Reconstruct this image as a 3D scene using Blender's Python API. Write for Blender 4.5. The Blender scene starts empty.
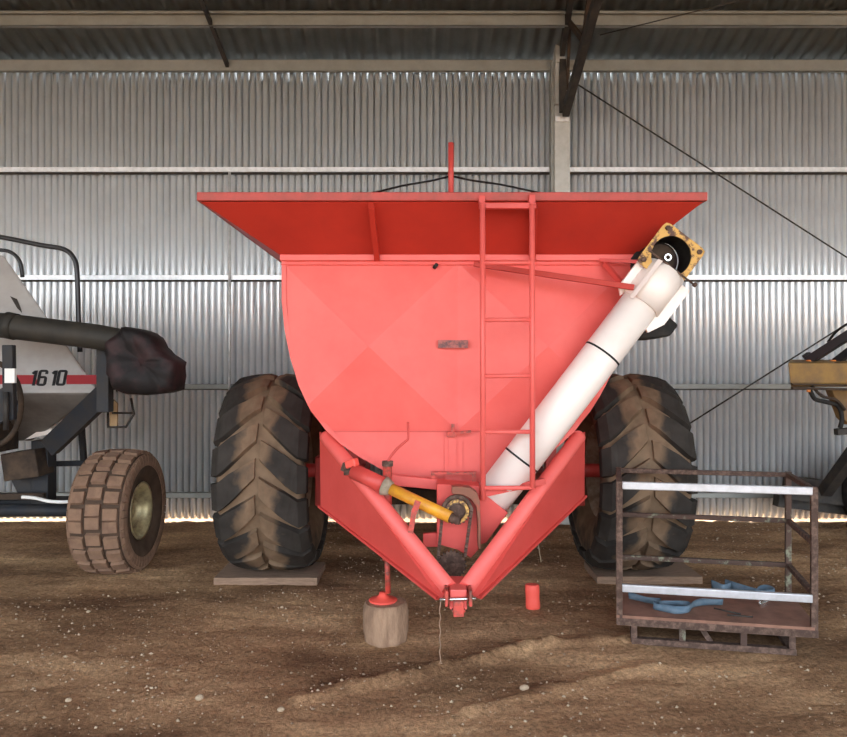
import bpy, bmesh, math, random
from mathutils import Vector, Matrix, noise
R = random.Random(7)
PI = math.pi
V = Vector
C = bpy.context.scene.collection
F = 710.0; CX0, CY0, H = 423.5, 368.5, 1.65

def P(px, py, Y):
    """point of the place at distance Y behind the photograph's pixel"""
    return V(((px-CX0)*Y/F, Y, H-(py-CY0)*Y/F))

# ------------------------------------------------------------------ materials
def nodes(name):
    m = bpy.data.materials.new(name); m.use_nodes = True
    nt = m.node_tree; b = nt.nodes['Principled BSDF']
    return m, nt, b
def N(nt, t, **kw):
    n = nt.nodes.new(t)
    for k, v in kw.items():
        if k in n.inputs: n.inputs[k].default_value = v
        else: setattr(n, k, v)
    return n
def mat(name, col, rough=.6, metal=0, col2=None, scale=6, amt=1.0, lo=.4, hi=.65, bump=0, bscale=30, spec=.5, detail=6, stretch=None):
    m, nt, b = nodes(name)
    L = nt.links.new
    b.inputs['Base Color'].default_value = (*col, 1)
    b.inputs['Roughness'].default_value = rough
    b.inputs['Metallic'].default_value = metal
    b.inputs['Specular IOR Level'].default_value = spec
    tc = N(nt, 'ShaderNodeTexCoord'); src = tc.outputs['Object']
    if stretch:
        mp = N(nt, 'ShaderNodeMapping'); mp.inputs['Scale'].default_value = stretch
        L(src, mp.inputs[0]); src = mp.outputs[0]
    if col2:
        n = N(nt, 'ShaderNodeTexNoise', Scale=scale, Detail=detail, Roughness=.65); L(src, n.inputs['Vector'])
        r = N(nt, 'ShaderNodeValToRGB'); r.color_ramp.elements[0].position = lo; r.color_ramp.elements[1].position = hi
        r.color_ramp.elements[0].color = (*col, 1)
        r.color_ramp.elements[1].color = (*[a*(1-amt)+c*amt for a, c in zip(col, col2)], 1)
        L(n.outputs['Fac'], r.inputs[0]); L(r.outputs[0], b.inputs['Base Color'])
    if bump:
        n = N(nt, 'ShaderNodeTexNoise', Scale=bscale, Detail=5); L(src, n.inputs['Vector'])
        bp = N(nt, 'ShaderNodeBump', Strength=bump, Distance=.02); L(n.outputs['Fac'], bp.inputs['Height']); L(bp.outputs[0], b.inputs['Normal'])
    return m
M = {}
M['galv'] = mat('galvanised_sheet', (.90,.93,.95), .36, .55, (.82,.85,.87), 3, 1, .35, .7)
M['galv2'] = mat('galvanised_steel', (.80,.81,.82), .38, .45, (.62,.63,.63), 14, 1)
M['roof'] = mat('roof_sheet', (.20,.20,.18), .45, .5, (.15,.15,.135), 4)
M['rail'] = mat('galvanised_tube', (.58,.58,.60), .4, .45, (.48,.48,.49), 14)
M['column'] = mat('galvanised_column', (.50,.50,.47), .45, .4, (.42,.42,.39), 12)
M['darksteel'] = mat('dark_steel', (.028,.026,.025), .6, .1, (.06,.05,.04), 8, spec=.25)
M['purlin'] = mat('purlin_steel', (.31,.315,.29), .5, .4, (.26,.265,.24), 5)
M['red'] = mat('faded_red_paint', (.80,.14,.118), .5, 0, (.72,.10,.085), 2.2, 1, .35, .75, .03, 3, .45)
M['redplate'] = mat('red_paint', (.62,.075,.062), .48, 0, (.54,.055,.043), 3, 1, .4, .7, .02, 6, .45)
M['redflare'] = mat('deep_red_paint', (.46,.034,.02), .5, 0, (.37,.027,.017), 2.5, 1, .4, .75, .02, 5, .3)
M['redworn'] = mat('worn_red_paint', (.58,.07,.05), .55, 0, (.13,.06,.04), 22, .9, .44, .62, .1, 40)
M['rust'] = mat('rusty_steel', (.07,.038,.026), .8, .1, (.17,.105,.075), 30, 1, .45, .65, .2, 60)
M['rustpaint'] = mat('rusty_green_paint', (.075,.042,.03), .8, .1, (.26,.28,.19), 14, .8, .56, .66, .2, 60)
M['white'] = mat('cream_white_paint', (.88,.80,.74), .4, 0, (.80,.70,.63), 3, 1, .5, .8, .02, 10)
M['cream'] = mat('dusty_cream_rim', (.42,.36,.27), .7, 0, (.22,.16,.10), 9)
M['yellow'] = mat('yellow_guard', (.80,.37,.02), .45, 0, (.62,.26,.03), 12)
M['yrust'] = mat('rusty_yellow_paint', (.62,.36,.09), .6, 0, (.10,.045,.028), 15, 1, .5, .56, .15, 30)
M['ymach'] = mat('dusty_yellow_paint', (.27,.15,.035), .7, 0, (.14,.08,.035), 7, 1, .35, .7)
M['black'] = mat('black_rubber', (.012,.011,.011), .6, 0, (.028,.024,.02), 12, spec=.2)
M['blackpaint'] = mat('black_paint', (.02,.02,.022), .35)
M['frame'] = mat('dark_blue_grey_frame', (.020,.023,.029), .6, 0, (.035,.03,.026), 5, 1, spec=.25)
M['brownframe'] = mat('dusty_brown_steel', (.03,.022,.017), .8, 0, (.07,.046,.03), 8, spec=.2)
M['tank'] = mat('grey_tank_paint', (.40,.38,.36), .5, 0, (.33,.305,.285), 3, 1)
M['tanklow'] = mat('shaded_soiled_tank_paint', (.20,.18,.16), .45, .1, (.13,.11,.095), 4)  # shade on the tank underside painted into the colour, plus some dirt
M['stripe'] = mat('red_stripe', (.30,.02,.025), .5)
M['tarp'] = mat('dark_tarp', (.012,.010,.010), .6, 0, (.035,.018,.018), 5, 1, .45, .6, .3, 8, spec=.2)
M['tube'] = mat('dusty_dark_tube', (.026,.024,.02), .6, 0, (.042,.036,.028), 5, spec=.25)
M['chainguard'] = mat('rusted_red_guard', (.22,.09,.055), .8, 0, (.42,.07,.05), 8, 1, .5, .62)
M['smudge'] = mat('faded_grey_decal', (.42,.12,.10), .6, 0, (.13,.06,.06), 30, 1, .42, .6)
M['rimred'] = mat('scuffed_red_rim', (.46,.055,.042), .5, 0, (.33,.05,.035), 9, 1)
M['timber'] = mat('old_timber', (.30,.19,.125), .9, 0, (.18,.11,.07), 9, 1, .4, .7, .3, 20, stretch=(1,8,8))
M['log'] = mat('weathered_log', (.36,.225,.14), .95, 0, (.22,.13,.08), 5, 1, .42, .7, .5, 12, stretch=(3,3,1))
M['blue'] = mat('blue_webbing', (.085,.14,.19), .8, 0, (.13,.18,.225), 20)
M['brass'] = mat('dull_brass_rim', (.55,.47,.26), .45, .4, (.20,.15,.09), 8)
M['can'] = mat('red_plastic', (.85,.10,.07), .5)
M['orange'] = mat('orange_lens', (.75,.24,.05), .4)
M['silver'] = mat('chrome_bar', (.75,.75,.75), .25, 1)
M['stone'] = mat('pale_stone', (.52,.40,.27), .9, 0, (.26,.18,.11), 3)
M['card'] = mat('tan_card', (.42,.28,.15), .8)
M['whitetag'] = mat('white_tag', (.75,.74,.70), .5)
M['deck'] = mat('rusty_deck', (.27,.135,.09), .85, 0, (.16,.08,.05), 8, 1, .4, .7, .1, 40)

def tyre_mat(name, side, dust, x0, x1, nscale, w=1.0):
    """black rubber on the shoulders with caked dust along the middle of the tread"""
    m, nt, b = nodes(name); L = nt.links.new
    tc = N(nt, 'ShaderNodeTexCoord'); sp = N(nt, 'ShaderNodeSeparateXYZ'); L(tc.outputs['Object'], sp.inputs[0])
    a = N(nt, 'ShaderNodeMath', operation='ABSOLUTE'); L(sp.outputs['X'], a.inputs[0])
    n = N(nt, 'ShaderNodeTexNoise', Scale=nscale, Detail=5); L(tc.outputs['Object'], n.inputs['Vector'])
    ns = N(nt, 'ShaderNodeMath', operation='MULTIPLY_ADD'); L(n.outputs['Fac'], ns.inputs[0]); ns.inputs[1].default_value = .16*w; ns.inputs[2].default_value = -.08*w
    ad = N(nt, 'ShaderNodeMath', operation='ADD'); L(a.outputs[0], ad.inputs[0]); L(ns.outputs[0], ad.inputs[1])
    mr = N(nt, 'ShaderNodeMapRange'); mr.inputs[1].default_value = x0; mr.inputs[2].default_value = x1; L(ad.outputs[0], mr.inputs[0])
    mx = N(nt, 'ShaderNodeMix', data_type='RGBA'); L(mr.outputs[0], mx.inputs[0])
    mx.inputs[6].default_value = (*dust, 1); mx.inputs[7].default_value = (*side, 1)
    n2 = N(nt, 'ShaderNodeTexNoise', Scale=9, Detail=8); L(tc.outputs['Object'], n2.inputs['Vector'])
    mr2 = N(nt, 'ShaderNodeMapRange'); mr2.inputs[1].default_value = .3; mr2.inputs[2].default_value = .7; mr2.inputs[3].default_value = .7; mr2.inputs[4].default_value = 1.15
    L(n2.outputs['Fac'], mr2.inputs[0])
    vm = N(nt, 'ShaderNodeVectorMath', operation='SCALE'); L(mx.outputs[2], vm.inputs[0]); L(mr2.outputs[0], vm.inputs['Scale'])
    L(vm.outputs[0], b.inputs['Base Color']); b.inputs['Roughness'].default_value = .8; b.inputs['Specular IOR Level'].default_value = .12
    return m
DUST = (.19,.125,.078)
M['tyre_base'] = tyre_mat('dusty_tyre_grooves', (.045,.038,.032), DUST, .29, .34, 6)
M['tyre_lug'] = tyre_mat('worn_tyre_lugs', (.042,.036,.031), DUST, .09, .155, 4.5, 2.6)
M['small_base'] = tyre_mat('brown_tyre_grooves', (.10,.07,.05), (.085,.055,.038), .2, .26, 8)
M['small_lug'] = mat('brown_tyre_blocks', (.24,.14,.085), .9, 0, (.15,.085,.055), 9, 1, .4, .7, .2, 30)

def ground_mat():
    m, nt, b = nodes('packed_dirt'); L = nt.links.new
    g = N(nt, 'ShaderNodeNewGeometry')
    n1 = N(nt, 'ShaderNodeTexNoise', Scale=.9, Detail=8, Roughness=.6); mp = N(nt, 'ShaderNodeMapping'); mp.inputs['Scale'].default_value = (.7,1.6,1)
    L(g.outputs['Position'], mp.inputs[0]); L(mp.outputs[0], n1.inputs['Vector'])
    r = N(nt, 'ShaderNodeValToRGB'); e = r.color_ramp.elements
    e[0].position = .36; e[0].color = (.19,.102,.052,1); e[1].position = .66; e[1].color = (.66,.42,.225,1)
    q = e.new(.5); q.color = (.385,.225,.117,1)
    L(n1.outputs['Fac'], r.inputs[0])
    n2 = N(nt, 'ShaderNodeTexNoise', Scale=38, Detail=8, Roughness=.75); L(g.outputs['Position'], n2.inputs['Vector'])
    mr = N(nt, 'ShaderNodeMapRange'); mr.inputs[1].default_value = .35; mr.inputs[2].default_value = .68; mr.inputs[3].default_value = .5; mr.inputs[4].default_value = 1.45
    L(n2.outputs['Fac'], mr.inputs[0])
    vm = N(nt, 'ShaderNodeVectorMath', operation='SCALE'); L(r.outputs[0], vm.inputs[0]); L(mr.outputs[0], vm.inputs['Scale'])
    L(vm.outputs[0], b.inputs['Base Color']); b.inputs['Roughness'].default_value = .95; b.inputs['Specular IOR Level'].default_value = .15
    bp = N(nt, 'ShaderNodeBump', Strength=.7, Distance=.02); L(n2.outputs['Fac'], bp.inputs['Height']); L(bp.outputs[0], b.inputs['Normal'])
    return m
M['dirt'] = ground_mat()

# ------------------------------------------------------------------ mesh helpers
class MB:
    def __init__(s): s.b = bmesh.new(); s.sm = False
    def vs(s, pts): return [s.b.verts.new(p) for p in pts]
    def face(s, vs, mi=0):
        try: f = s.b.faces.new(vs); f.material_index = mi; return f
        except ValueError: return None
    def poly(s, pts, mi=0): s.face(s.vs(pts), mi); return s
    def box(s, a, c, mi=0):
        x0,y0,z0 = a; x1,y1,z1 = c
        v = s.vs([(x0,y0,z0),(x1,y0,z0),(x1,y1,z0),(x0,y1,z0),(x0,y0,z1),(x1,y0,z1),(x1,y1,z1),(x0,y1,z1)])
        for f in ((3,2,1,0),(4,5,6,7),(0,1,5,4),(1,2,6,5),(2,3,7,6),(3,0,4,7)): s.face([v[i] for i in f], mi)
        return s
    def beam(s, p, q, w, h, up=(0,0,1), mi=0):
        p, q, up = V(p), V(q), V(up); d = (q-p).normalized(); sd = d.cross(up).normalized(); u = sd.cross(d)
        v = []
        for c in (p, q):
            for a, b in ((-1,-1),(1,-1),(1,1),(-1,1)): v.append(s.b.verts.new(c+sd*a*w/2+u*b*h/2))
        for f in ((3,2,1,0),(4,5,6,7),(0,1,5,4),(1,2,6,5),(2,3,7,6),(3,0,4,7)): s.face([v[i] for i in f], mi)
        return s
    def tube(s, pts, r, n=12, r1=None, caps=True, mi=0):
        pts = [V(p) for p in pts]; rings = []; u = None
        for i, p in enumerate(pts):
            d = (pts[min(i+1, len(pts)-1)]-pts[max(i-1, 0)]).normalized()
            if u is None:
                u = d.cross(V((0,0,1)));
                if u.length < .1: u = d.cross(V((0,1,0)))
            u = (u-d*u.dot(d)).normalized(); w = d.cross(u)
            rr = r if r1 is None else r+(r1-r)*i/(len(pts)-1)
            rings.append(s.vs([p+(u*math.cos(2*PI*k/n)+w*math.sin(2*PI*k/n))*rr for k in range(n)]))
        for a, b in zip(rings, rings[1:]):
            for k in range(n):
                f = s.face([a[k], a[(k+1)%n], b[(k+1)%n], b[k]], mi)
                if f: f.smooth = True
        if caps: s.face(rings[0][::-1], mi); s.face(rings[-1], mi)
        return s
    def hollow(s, p, q, r, ri, n=32, mi=0):
        p, q = V(p), V(q); d = (q-p).normalized(); u = d.cross(V((0,0,1)))
        if u.length < .1: u = V((1,0,0))
        u.normalize(); w = d.cross(u); rg = []
        for c, rr in ((p, ri), (p, r), (q, r), (q, ri)):
            rg.append(s.vs([c+(u*math.cos(2*PI*k/n)+w*math.sin(2*PI*k/n))*rr for k in range(n)]))
        for i in range(4):
            a, b = rg[i], rg[(i+1)%4]
            for k in range(n): s.face([a[k], a[(k+1)%n], b[(k+1)%n], b[k]], mi)
        return s
    def prism(s, pts, d, mi=0):
        pts = [V(p) for p in pts]; d = V(d); a = s.vs(pts); b = s.vs([p+d for p in pts]); n = len(pts)
        s.face(a, mi); s.face(b[::-1], mi)
        for k in range(n): s.face([a[k], b[k], b[(k+1)%n], a[(k+1)%n]], mi)
        return s
    def lathe(s, prof, n=48, axis='X', mi=0, c=(0,0,0)):
        rg = []; c = V(c)
        for x, r in prof:
            ring = []
            for k in range(n):
                t = 2*PI*k/n; a, b = r*math.cos(t), r*math.sin(t)
                ring.append(s.b.verts.new(c+(V((x,a,b)) if axis=='X' else V((a,x,b)) if axis=='Y' else V((a,b,x)))))
            rg.append(ring)
        for a, b in zip(rg, rg[1:]):
            for k in range(n):
                f = s.face([a[k], a[(k+1)%n], b[(k+1)%n], b[k]], mi)
                if f: f.smooth = True
        return s
    def build(s, name, m, parent=None, origin=None, bevel=0, solid=0):
        bmesh.ops.recalc_face_normals(s.b, faces=s.b.faces)
        me = bpy.data.meshes.new(name)
        if origin is None:
            if parent is not None: origin = V((0,0,0)); 
            else: origin = V((0,0,0))
        o = bpy.data.objects.new(name, me); C.objects.link(o)
        if parent is not None:
            o.parent = parent; off = wloc(parent)
        else: off = V((0,0,0))
        if origin.length: bmesh.ops.translate(s.b, verts=s.b.verts, vec=-origin); o.location = origin-off
        else: bmesh.ops.translate(s.b, verts=s.b.verts, vec=-off)
        s.b.to_mesh(me); s.b.free()
        for mm in (m if isinstance(m, (list, tuple)) else [m]): me.materials.append(M[mm])
        if bevel:
            md = o.modifiers.new('b', 'BEVEL'); md.width = bevel; md.segments = 2; md.limit_method = 'ANGLE'
        if solid:
            md = o.modifiers.new('s', 'SOLIDIFY'); md.thickness = solid; md.offset = 0
        return o
def wloc(o):
    v = V(o.location)
    while o.parent: o = o.parent; v = v+o.location
    return v
def thing(name, label, cat, loc, group=None):
    o = bpy.data.objects.new(name, None); C.objects.link(o); o.location = loc; o.empty_display_size = .1
    o['label'] = label; o['category'] = cat
    if group: o['group'] = group
    return o
def tag(o, label, cat, group=None):
    o['label'] = label; o['category'] = cat
    if group: o['group'] = group
    return o
def struct(mb, name, m, **k):
    o = mb.build(name, m, **k); o['kind'] = 'structure'; return o
def smooth(pts, n=6):
    """Catmull-Rom through the points"""
    pts = [V(p) for p in pts]; out = []
    for i in range(len(pts)-1):
        a = pts[max(i-1,0)]; b = pts[i]; c = pts[i+1]; d = pts[min(i+2, len(pts)-1)]
        for k in range(n):
            t = k/n
            out.append(.5*((2*b)+(c-a)*t+(2*a-5*b+4*c-d)*t*t+(3*b-a-3*c+d)*t**3))
    out.append(pts[-1]); return out

# ------------------------------------------------------------------ ground
def gh(x, y):
    z = .012*noise.noise(V((x*.8, y*.8, 0)))+.010*noise.noise(V((x*3, y*5, 3)))+.006*noise.noise(V((x*11, y*14, 5)))
    z += .006*noise.noise(V((x*19, y*21, 7)))
    # soft berm pushed up along a wheel track in front of the cage
    for (x0,y0,x1,y1,h,w) in ((-.6,3.55,.75,4.25,.035,.055), (.2,3.4,1.3,3.95,.02,.05), (.75,4.25,1.25,4.32,.02,.05)):
        dx, dy = x1-x0, y1-y0; l2 = dx*dx+dy*dy; t = max(0, min(1, ((x-x0)*dx+(y-y0)*dy)/l2))
        d = math.hypot(x-x0-dx*t, y-y0-dy*t)+.05*noise.noise(V((x*4, y*4, 9)))
        z += 1.35*h*math.exp(-(d/w)**2)*(.6+.8*abs(noise.noise(V((x*7, y*7, 1)))))
    z -= .045*max(0, 1-abs(y-7.95)/.38)**.7 if abs(y-7.95) < .38 else 0
    if 7.35 < y < 7.9: z += .012*math.exp(-((y-7.72)/.12)**2)*(.2+1.8*abs(noise.noise(V((x*4.5, 2, 1)))))
    return z
mb = MB(); xs = [-6.2+.03*i for i in range(414)]; ys = [1.4+.025*i for i in range(280)]
g = [[mb.b.verts.new((x, y, gh(x, y))) for x in xs] for y in ys]
for j in range(len(ys)-1):
    for i in range(len(xs)-1):
        f = mb.face([g[j][i], g[j][i+1], g[j+1][i+1], g[j+1][i]]); f.smooth = True
x0, x1, y0, y1 = xs[0], xs[-1], ys[0], ys[-1]
B = 60
for a, c in (((-B,-B),(B,y0)), ((-B,y1),(B,B)), ((-B,y0),(x0,y1)), ((x1,y0),(B,y1))):
    mb.poly([(a[0],a[1],-.004),(c[0],a[1],-.004),(c[0],c[1],-.004),(a[0],c[1],-.004)])
struct(mb, 'floor', 'dirt')

# loose gravel: nobody could count it
mb = MB(); placed = 0
def pebble(mb, x, y, s, z=None):
    r = R.random
    ax = [V((s*(.7+.6*r()),0,0)), V((0,s*(.7+.6*r()),0)), V((0,0,s*(.45+.4*r())))]
    rot = Matrix.Rotation(r()*PI, 3, 'Z'); c = V((x, y, (gh(x, y) if z is None else z)+s*.25))
    pt = [c+rot@(sg*a*(.8+.4*r())) for a in ax for sg in (1,-1)]
    v = mb.vs(pt)
    for a in (0,1):
        for b_ in (2,3):
            for d in (4,5): mb.face([v[a], v[b_], v[d]])
for i in range(13000):
    x = R.uniform(-4.5, 4.8); y = 2.9+4.7*R.random()**1.1
    if noise.noise(V((x*.9, y*1.2, 8))) < R.uniform(-.7, .2): continue
    if (5.3 < y < 6.1 and (-1.7 < x < -.7 or 1.2 < x < 2.25)) or math.hypot(x-P(385.5,0,4.33).x, y-4.33) < .17 or (1.1 < x < 2.45 and 3.95 < y < 4.95) or (x < -1.9 and 5.2 < y): continue
    pebble(mb, x, y, R.choice((.002,.003,.003,.004,.004,.005,.006,.010)))
o = mb.build('gravel', 'stone'); o['kind'] = 'stuff'; tag(o, 'loose pale gravel scattered over the brown dirt floor', 'gravel')
def big_stone(px, py, s, label):
    Y = H*F/(py-CY0); p = P(px, py, Y); mb = MB()
    bmesh.ops.create_icosphere(mb.b, subdivisions=2, radius=s)
    for v in mb.b.verts:
        k = 1+.35*noise.noise(v.co*40/(1+s*10)+V((px,py,0))); v.co = V((v.co.x*1.1*k, v.co.y*k, v.co.z*.75*k))
    bmesh.ops.translate(mb.b, verts=mb.b.verts, vec=V((p.x, p.y, gh(p.x,p.y)+s*.35)))
    tag(mb.build('stone', 'stone', origin=V((p.x,p.y,gh(p.x,p.y)))), label, 'stone')
big_stone(524, 692, .022, 'round pale stone on the ridge of dirt right of the hanging string')
big_stone(200, 699, .020, 'pale stone in the dirt at the bottom left foreground')
big_stone(68, 702, .014, 'small pale stone at the lower left corner of the dirt floor')
big_stone(281, 710, .016, 'pale stone in the dirt below and left of the log')
big_stone(88, 612, .014, 'pale stone in the dirt in front of the blocky brown tyre')
big_stone(282, 608, .013, 'pale stone in front of the left timber plank')
# ------------------------------------------------------------------ shed
YW = 7.72
def sine(ph, amp): return amp*math.sin(2*PI*ph)
def ribbed(ph, amp):
    # broad crowned crest towards the room, narrow deep groove between
    d = abs(ph-.5); g = max(0, 1-d/.20); g = g*g*(3-2*g)
    return amp*(4.2*g-.9*(math.cos(2*PI*(ph-.0))*.5+.5))
def corr(mb, x0, x1, pitch, amp, fn, nper=8, prof=sine):
    n = int((x1-x0)/pitch*nper); a = []; b = []
    for i in range(n+1):
        x = x0+i*pitch/nper; ph = (x/pitch) % 1; s = prof(ph, amp)
        p, q = fn(x, s); a.append(mb.b.verts.new(p)); b.append(mb.b.verts.new(q))
    for i in range(n):
        f = mb.face([a[i], a[i+1], b[i+1], b[i]]); f.smooth = True
ZE = 4.94; SL = .27
YRG, YFR = 2.4, -2.9      # unseen ridge and low front eave, shaped to cut light on the deep floor
def zr(y): return ZE+.03+((7.7-y) if y > YRG else (7.7-YRG)-(YRG-y))*SL
struct((lambda m: (corr(m, -13, 13, .0717, .013, lambda x, s: ((x, YW+s, .018), (x, YW+s, ZE+.06)), 16, ribbed), m)[1])(MB()), 'wall_back', 'galv', solid=.0008)
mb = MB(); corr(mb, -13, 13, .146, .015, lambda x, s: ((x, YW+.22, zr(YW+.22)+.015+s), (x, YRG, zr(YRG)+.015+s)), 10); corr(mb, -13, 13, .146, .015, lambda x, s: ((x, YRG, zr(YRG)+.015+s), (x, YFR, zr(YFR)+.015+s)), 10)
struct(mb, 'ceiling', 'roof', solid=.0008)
for nm, X in (('wall_left', -13), ('wall_right', 13)):
    mb = MB(); mb.poly([(X,YFR,0),(X,YW,0),(X,YW,ZE),(X,YRG,zr(YRG)),(X,YFR,zr(YFR))]); struct(mb, nm, 'galv')
tn = [0]
def trim(mb, m, **k):
    tn[0] += 1; return struct(mb, 'trim_%d' % tn[0], m, **k)
def zee(mb, y, z, h=.10, w=.06, x0=-12.9, x1=12.9):
    """Z-section girt: web facing the room with a lip top and bottom"""
    t = .004
    mb.box((x0,y-w,z+h/2-t),(x1,y,z+h/2)); mb.box((x0,y-w,z-h/2),(x1,y-w+t,z+h/2)) ; mb.box((x0,y-w-.0,z-h/2),(x1,y-w-.0+.012,z-h/2+t))
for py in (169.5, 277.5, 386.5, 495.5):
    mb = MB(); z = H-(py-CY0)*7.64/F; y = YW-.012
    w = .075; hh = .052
    mb.box((-12.9, y-w, z-hh/2), (12.9, y-w+.004, z+hh/2)); mb.box((-12.9, y-w, z+hh/2-.004), (12.9, y, z+hh/2)); mb.box((-12.9, y-.012, z-hh/2-.012), (12.9, y, z+hh/2), 1); mb.box((-12.9, y-w, z-hh/2), (12.9, y-w+.018, z-hh/2+.004)); trim(mb, ['galv2' if py < 300 else 'purlin', 'darksteel'], bevel=.002)  # dark strip at the wall paints in the shade below each girt
# eave strut, second purlin
mb = MB(); z0 = H+(CY0-71)*7.6/F; z1 = H+(CY0-59.5)*7.6/F
mb.box((-12.9,7.6,z0),(12.9,7.604,z1)); mb.box((-12.9,7.6,z1-.004),(12.9,7.69,z1)); mb.box((-12.9,7.6,z0),(12.9,7.64,z0+.004)); mb.box((-12.9,7.585,z0),(12.9,7.6,z0+.02))
trim(mb, 'purlin')
YP = 7.0
for yp in (YP, YP-1.1, YP-2.3, YP-3.5, 1.3, .2, -.9, -2.0, -2.85):
    mb = MB(); zt = zr(yp)-.003
    mb.box((-12.9,yp,zt-.125),(12.9,yp+.004,zt)); mb.box((-12.9,yp-.05,zt-.004),(12.9,yp,zt)); mb.box((-12.9,yp-.05,zt-.03),(12.9,yp-.046,zt))
    mb.box((-12.9,yp,zt-.125),(12.9,yp+.05,zt-.121)); trim(mb, 'purlin')
# bridging strip under the purlins
mb = MB(); mb.beam((-2.1,7.62,zr(7.62)-.10),(-2.1,2.6,zr(2.6)-.10),.035,.045); trim(mb, 'darksteel')
mb = MB(); mb.tube([(-1.86*YW/7.65-.2,7.60,.3),(-1.86*YW/7.65-.2,7.60,H+(CY0-172)*7.6/F)],.014,10); trim(mb, 'galv2')
# column: C section, pale web facing the room
def colbox(px0, px1, py0, py1, Y0, Y1, m, bev=.004):
    a, b = P(px0, py1, Y0), P(px1, py0, Y0); mb = MB(); mb.box((a.x, Y0, max(a.z,0)), (b.x, Y1, b.z)); return trim(mb, m, bevel=bev)
colbox(554.5, 570, 100, 530, 7.50, 7.62, 'column')
colbox(551, 555.2, 62, 530, 7.54, 7.64, 'purlin')
colbox(555.5, 560, 38, 104, 7.45, 7.6, 'column')
colbox(556, 565.5, 56, 62, 7.43, 7.46, 'column')
pl = MB(); a, b = P(555.5,121.5,7.47), P(569,115.5,7.44); pl.box((a.x,7.46,a.z),(b.x,7.50,b.z)); 
for bx in (559,566): pl.tube([P(bx,119,7.47),P(bx,119,7.44)],.013,8)
trim(pl, 'galv2')
# rafter, knee brace
mb = MB(); mb.beam(P(562,50,7.45), P(580,-60,6.15), .05, .16); mb.beam(P(562.5,60,7.45), P(563,112,7.4), .07,.05,(0,1,0)); trim(mb, 'darksteel')
mb = MB(); mb.beam(P(565.5,113,7.42), P(604,-25,5.9), .07, .10); trim(mb, 'darksteel')
mb = MB(); mb.beam(P(569,22,7.0), P(583,40,6.6), .03, .05); mb.beam(P(570,20,7.2), P(567,90,7.5), .03, .03); mb.beam(P(584,40,6.9), P(592,-20,6.5), .05, .05); trim(mb, 'brownframe')
def cable(a, b, r, label):
    tag(MB().tube([a, b], r, 8).build('brace_cable', 'darksteel', origin=(a+b)/2), label, 'cable')
cable(P(577,84,7.5), P(900,291.5,7.55), .008, 'thin dark brace cable sloping down from the column top to the right edge')
cable(P(640,455,7.5), P(900,290,7.45), .008, 'dark brace cable rising right behind the yellow machine on the back wall')
cable(P(600,35,7.0), P(790,-12,6.3), .006, 'thin cable running up under the roof right of the knee brace')

# ------------------------------------------------------------------ wheels
def wheel(parent, c, prof, lugs, tread, mats, rimprof, rimm, nm='wheel'):
    c = V(c); mb = MB(); mb.lathe(prof, 72, c=c)
    mb2 = mb
    half = [p for p in prof if p[0] >= -1e-6]
    half.sort(key=lambda p: -p[1] if False else 0)
    def at(t, sgn):       # t: arc distance from the centre along the profile
        d = 0
        for (xa, ra), (xb, rb) in zip(half, half[1:]):
            l = math.hypot(xb-xa, rb-ra)
            if d+l >= t:
                k = (t-d)/l; nx, nr = -(rb-ra)/l, (xb-xa)/l
                return (sgn*(xa+(xb-xa)*k), ra+(rb-ra)*k, sgn*nx, nr)
            d += l
        return (sgn*half[-1][0], half[-1][1], 0, 1)
    def pt(t, sgn, arc, h):
        x, r, nx, nr = at(abs(t), sgn if t >= 0 else -sgn)
        th = arc/half[0][1]; rr = r+nr*h
        return c+V((x+nx*h, -rr*math.cos(th), rr*math.sin(th)))
    for lug in lugs:
        rows = lug['rows']; sgn = lug['sgn']; vs = []
        for (t, a0, a1, h) in rows:
            e = min(.012, (a1-a0)*.15)
            vs.append(mb.vs([pt(t,sgn,a0-e,-.006), pt(t,sgn,a0,h), pt(t,sgn,a1,h), pt(t,sgn,a1+e,-.006)]))
        for a, b in zip(vs, vs[1:]):
            for k in range(3): mb.face([a[k], a[k+1], b[k+1], b[k]], 1)
        mb.face(vs[0][::-1], 1); mb.face(vs[-1], 1)
    o = mb.build('tyre', mats, parent, origin=c)
    rm = MB().lathe(rimprof, 48, c=c).build('rim', rimm, parent, origin=c)
    return o, rm
def big_lugs():
    out = []; n = 18; R0 = .731; pitch = 2*PI*R0/n
    for sgn in (1, -1):
        for i in range(n):
            a = i*pitch+(pitch/2 if sgn < 0 else 0); rows = []
            for k in range(9):
                t = .015+k*.043; mid = a+ (t*.80 if t < .27 else .216+(t-.27)*.2); w = .060+.040*min(1, t/.2)
                h = .045 if 0 < k < 8 else .03
                rows.append((t, -(mid+w), -(mid-w), h))
            out.append(dict(rows=rows, sgn=sgn))
    return out
BIGP = [(-.20,.36),(-.27,.40),(-.305,.50),(-.315,.58),(-.31,.65),(-.28,.70),(-.18,.722),(-.08,.730),(0,.731),(.08,.730),(.18,.722),(.28,.70),(.31,.65),(.315,.58),(.305,.50),(.27,.40),(.20,.36)]
RIMP = [(-.20,.37),(-.215,.385),(-.22,.36),(-.19,.33),(-.10,.31),(-.03,.30),(-.03,.22),(-.06,.20),(-.06,.11),(-.12,.10),(-.12,.001),(.12,.001),(.12,.10),(.06,.11),(.06,.20),(.03,.22),(.03,.30),(.10,.31),(.19,.33),(.22,.36),(.215,.385),(.20,.37)]
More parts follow.
